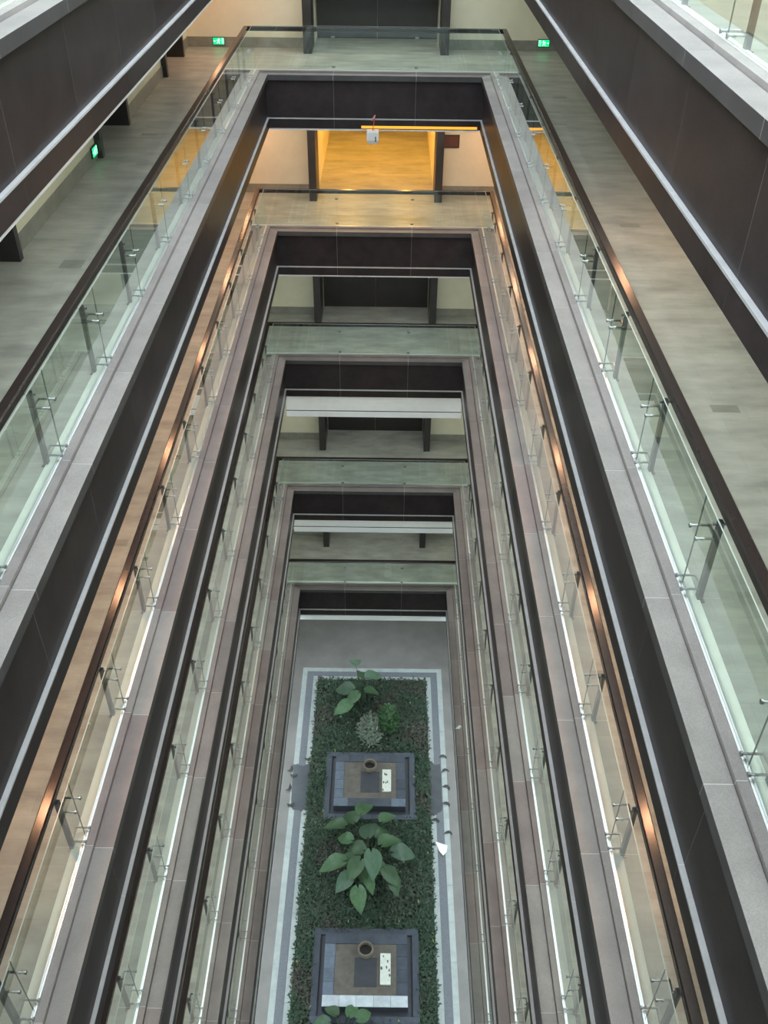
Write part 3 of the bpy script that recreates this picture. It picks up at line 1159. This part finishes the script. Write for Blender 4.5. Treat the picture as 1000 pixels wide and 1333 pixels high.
# ------------------------------------------------------------------ plants
def leaf_mesh(ln, wd, droop, seed):
    # heart shaped blade with a folded midrib, droops to the tip; local +x is the tip
    rr = random.Random(seed)
    rows = [(-0.18, 0.30), (-0.08, 0.62), (0.08, 0.86), (0.28, 0.98), (0.5, 0.86), (0.72, 0.56), (0.9, 0.22), (1.0, 0.0)]
    vs, fs = [], []
    for (s, w_) in rows:
        z = -droop * ln * max(0, s) ** 2
        hw = wd * w_ * 0.5
        notch = 0.0 if s > 0 else 0.0
        vs += [(s * ln, -hw, z + hw * 0.28 + rr.uniform(-.01, .01)), (s * ln, -hw * 0.5, z + hw * 0.10), (max(s, 0.0) * ln, 0, z - 0.01), (s * ln, hw * 0.5, z + hw * 0.10), (s * ln, hw, z + hw * 0.28 + rr.uniform(-.01, .01))]
    for k in range(len(rows) - 1):
        for j in range(4):
            fs.append((k * 5 + j, k * 5 + j + 1, k * 5 + 5 + j + 1, k * 5 + 5 + j))
    b = MB()
    b.add(vs, fs)
    return b.mesh('leaf', 'big_leaf', True), b


def big_plant(px, py, leaves, label, seed):
    """leaves: list of (x, y, height, length, heading, material), in units for x, y; metres for the rest"""
    r = thing('elephant_ear_plant', label, 'plant', W(px, py, -GZ) + Vector((0, 0, 0.04)), group='big leaf plants in the bed')
    w = Vector(r['_w'])
    for k, (lx, ly, h, ln, hd, mt) in enumerate(leaves):
        me, _ = leaf_mesh(ln, ln * 0.8, 0.45, seed + k)
        me.materials.clear()
        me.materials.append(M[mt])
        base = W(lx, ly, -GZ) - w
        base.z = h
        o = link('leaf', me, r, w + base)
        o.rotation_euler = (random.Random(seed * 3 + k).uniform(-0.3, 0.3), 0.15, hd)
        st = MB()
        root = Vector((base.x * 0.15, base.y * 0.15, 0))
        mid = root.lerp(base, 0.55) + Vector((0, 0, 0.18 * h))
        pts = [root, mid, base]
        st.tube([p - base for p in pts], [0.022, 0.017, 0.010], 6)
        s = bpy.data.objects.new('stalk', st.mesh('stalk', 'stalk', True))
        C.objects.link(s)
        s.parent = o
        s.rotation_euler = o.rotation_euler.to_matrix().inverted().to_euler()
    return r


A, B_ = 'big_leaf', 'big_leaf_blue'
# positions worked out on the horizontal plane of each leaf's own height
big_plant(-0.20, 5.78, [(-0.255, 6.02, 1.45, 0.62, 1.7, B_), (-0.13, 5.90, 1.25, 0.80, 0.7, B_), (-0.20, 5.92, 1.20, 0.60, 1.5, A), (-0.29, 5.80, 1.0, 0.78, 2.8, B_),
                        (-0.30, 5.66, 0.85, 0.72, 3.6, A), (-0.23, 5.74, 1.05, 0.60, 3.9, A), (-0.15, 5.80, 0.95, 0.55, 0.2, A), (-0.24, 5.86, 0.9, 0.60, 2.3, A)],
          'tall blue green big leaf plant at the far end of the bed', 100)
big_plant(-0.10, 4.08, [(-0.31, 4.36, 0.95, 0.80, 2.8, A), (-0.16, 4.46, 1.10, 0.78, 1.2, A), (-0.22, 4.40, 1.0, 0.72, 2.0, A), (0.02, 4.42, 0.9, 0.72, 0.9, A),
                        (-0.10, 4.22, 1.30, 0.86, 1.5, B_), (0.02, 4.16, 1.20, 0.84, 0.7, A), (0.11, 4.12, 1.0, 0.80, 0.1, B_), (-0.30, 4.04, 0.95, 0.86, 3.2, A),
                        (-0.07, 4.06, 1.35, 0.82, 4.9, B_), (0.04, 3.97, 1.0, 0.66, 5.5, A), (0.09, 3.94, 0.8, 0.60, 5.1, A), (-0.16, 4.02, 1.15, 0.74, 4.1, A),
                        (-0.17, 3.84, 0.75, 0.72, 4.8, A), (-0.23, 3.94, 0.85, 0.70, 3.9, B_), (-0.10, 3.92, 0.8, 0.50, 5.2, A), (-0.24, 4.24, 0.9, 0.58, 2.7, A),
                        (-0.14, 4.13, 1.05, 0.66, 2.6, A), (-0.02, 4.26, 1.0, 0.66, 1.1, A), (-0.04, 4.00, 1.0, 0.60, 5.9, A), (-0.21, 4.08, 0.9, 0.62, 3.4, A),
                        (0.06, 4.20, 0.85, 0.62, 0.5, A), (-0.11, 4.04, 0.9, 0.64, 4.5, A)],
          'largest green big leaf plant between the two plinths', 200)
big_plant(-0.24, 2.80, [(-0.30, 2.93, 0.55, 0.50, 2.3, A), (-0.20, 2.93, 0.50, 0.50, 1.2, A), (-0.14, 2.90, 0.6, 0.5, 0.5, A), (-0.35, 2.88, 0.5, 0.5, 3.1, B_)],
          'low green big leaf plant in front of the nearer plinth', 300)


def shrub(px, py, rx, ry, h, n, mt, label, name, lw=0.05, seed=1):
    r = thing(name, label, 'shrub', W(px, py, -GZ) + Vector((0, 0, 0.04)), group=None)
    rr = random.Random(seed)
    b = MB()
    for k in range(n):
        a, q = rr.uniform(0, 6.283), math.sqrt(rr.random())
        x, y = rx * q * math.cos(a), ry * q * math.sin(a)
        z = h * (1 - 0.55 * q * q) * rr.uniform(0.45, 1.0)
        blade(b, x, y, z, rr.uniform(0.10, 0.2), lw * rr.uniform(0.6, 1.2), rr.uniform(0, 6.283), rr.uniform(-0.3, 0.7))
    me = bpy.data.meshes.new('foliage')
    me.from_pydata(b.v, [], b.f)
    me.materials.append(M[mt])
    link('foliage', me, r, Vector(r['_w']), kind='stuff')
    st = MB()
    for k in range(7):
        a = rr.uniform(0, 6.283)
        st.tube([(0, 0, 0), (rx * 0.3 * math.cos(a), ry * 0.3 * math.sin(a), h * 0.45), (rx * 0.6 * math.cos(a), ry * 0.6 * math.sin(a), h * 0.75)], [0.014, 0.010, 0.005], 5)
    st.build('stem', 'stalk', r, Vector(r['_w']))


shrub(0.06, 5.60, 0.33, 0.62, 0.75, 900, 'bright_leaf', 'bright green leafy shrub beside the tall plant at the far end of the bed', 'green_shrub', 0.05, 5)
shrub(-0.10, 5.50, 0.48, 0.80, 0.42, 620, 'pale_leaf', 'pale grey green variegated shrub behind the further plinth', 'pale_shrub', 0.045, 6)

# ------------------------------------------------------------------ litter


def scrap(name, label, cat, x, y, z, pts, mt, lift=0.03, rz=0, group=None):
    b = MB()
    n = len(pts)
    rr = random.Random(int(abs(x * 1000)) + n)
    top = [(px, py, lift * rr.uniform(0.3, 1.0) + 0.006) for px, py in pts]
    bot = [(px * 0.96, py * 0.96, max(0.0, zz - 0.006)) for (px, py, zz) in top]
    top.append((0, 0, lift * 0.7 + 0.008))
    bot.append((0, 0, lift * 0.2))
    vs = top + bot
    fs = []
    for k in range(n):
        k2 = (k + 1) % n
        fs += [(k, k2, n), (n + 1 + k2, n + 1 + k, 2 * n + 1), (k, n + 1 + k, n + 1 + k2, k2)]
    b.add(vs, fs)
    o = b.build(name, mt, None, W(x, y, z) + Vector((0, 0, 0.02 if z < -6 else 0.001)), label=label, category=cat)
    o.rotation_euler = (0, 0, rz)
    if group:
        o['group'] = group
    return o


scrap('paper_sheet', 'crumpled white paper lying on the right border stones of the bed', 'paper', 0.506, 4.31, -GZ,
      [(-0.20, 0.26), (0.02, 0.16), (0.20, 0.10), (0.16, -0.14), (0.04, -0.30), (-0.10, -0.10)], 'paper', 0.06)
scrap('paper_scrap', 'tiny white scrap on the lowest right gallery coping', 'paper', 0.5931, 4.64, ZL[5],
      [(-0.10, -0.06), (0.05, -0.05), (0.11, 0.04), (0.05, 0.10), (-0.02, 0.02)], 'paper', 0.04)
DL = [(-0.806, 5.068, 'topmost dark curled leaf left of the further plinth'), (-0.778, 5.0, 'second dark curled leaf left of the further plinth'),
      (-0.80, 4.87, 'dark curled leaf with pale edge left of the further plinth'), (-0.777, 4.70, 'lowest dark curled leaf left of the further plinth'),
      (-0.663, 5.18, 'small dark leaf on the left inner border stone'), (0.560, 5.238, 'topmost dark curled leaf on the right border'),
      (0.572, 5.088, 'second dark curled leaf on the right border'), (0.582, 4.911, 'third dark curled leaf on the right border'),
      (0.576, 4.739, 'fourth dark curled leaf on the right border'), (0.472, 4.578, 'dark leaf on the right inner border stone'),
      (0.574, 4.462, 'lowest dark leaf on the right border, above the paper')]
for k, (x, y, lb) in enumerate(DL):
    rr = random.Random(k)
    scrap('fallen_leaf', lb, 'leaf', x, y, -GZ, [(-0.16, 0.06), (-0.04, 0.03), (0.08, 0.12), (0.14, 0.16), (0.10, 0.0), (0.02, -0.06), (-0.10, -0.03)], 'dead_leaf', 0.05, rr.uniform(-0.6, 0.6) + (0.2 if x < 0 else 2.6), group='fallen leaves on the border')
for k, (x, y, rx, ry, lb) in enumerate([(-0.700, 4.90, 0.085, 0.24, 'dark wet patch on the left border beside the further plinth'), (0.474, 4.90, 0.055, 0.27, 'dark wet patch on the right border beside the further plinth')]):
    rr = random.Random(60 + k)
    pts = []
    for q in range(40):
        t = 2 * math.pi * q / 40
        f = rr.uniform(0.93, 1.03) + 0.06 * math.sin(3 * t + k)
        pts.append((rx * U * f * max(-1, min(1, 1.4 * math.cos(t))), ry * U * f * max(-1, min(1, 1.3 * math.sin(t)))))
    b = MB()
    n = len(pts)
    b.add([(u, v, 0.0006) for u, v in pts] + [(u, v, 0.0) for u, v in pts], [tuple(range(n)), tuple(range(2 * n - 1, n - 1, -1))] + [(q, (q + 1) % n, n + (q + 1) % n, n + q) for q in range(n)])
    b.build('wet_patch', 'wet', None, W(x, y, -GZ) + Vector((0, 0, 0.0205)), label=lb, category='puddle', group='wet patches on the border')

for o in SC.objects:
    if '_w' in o:
        del o['_w']
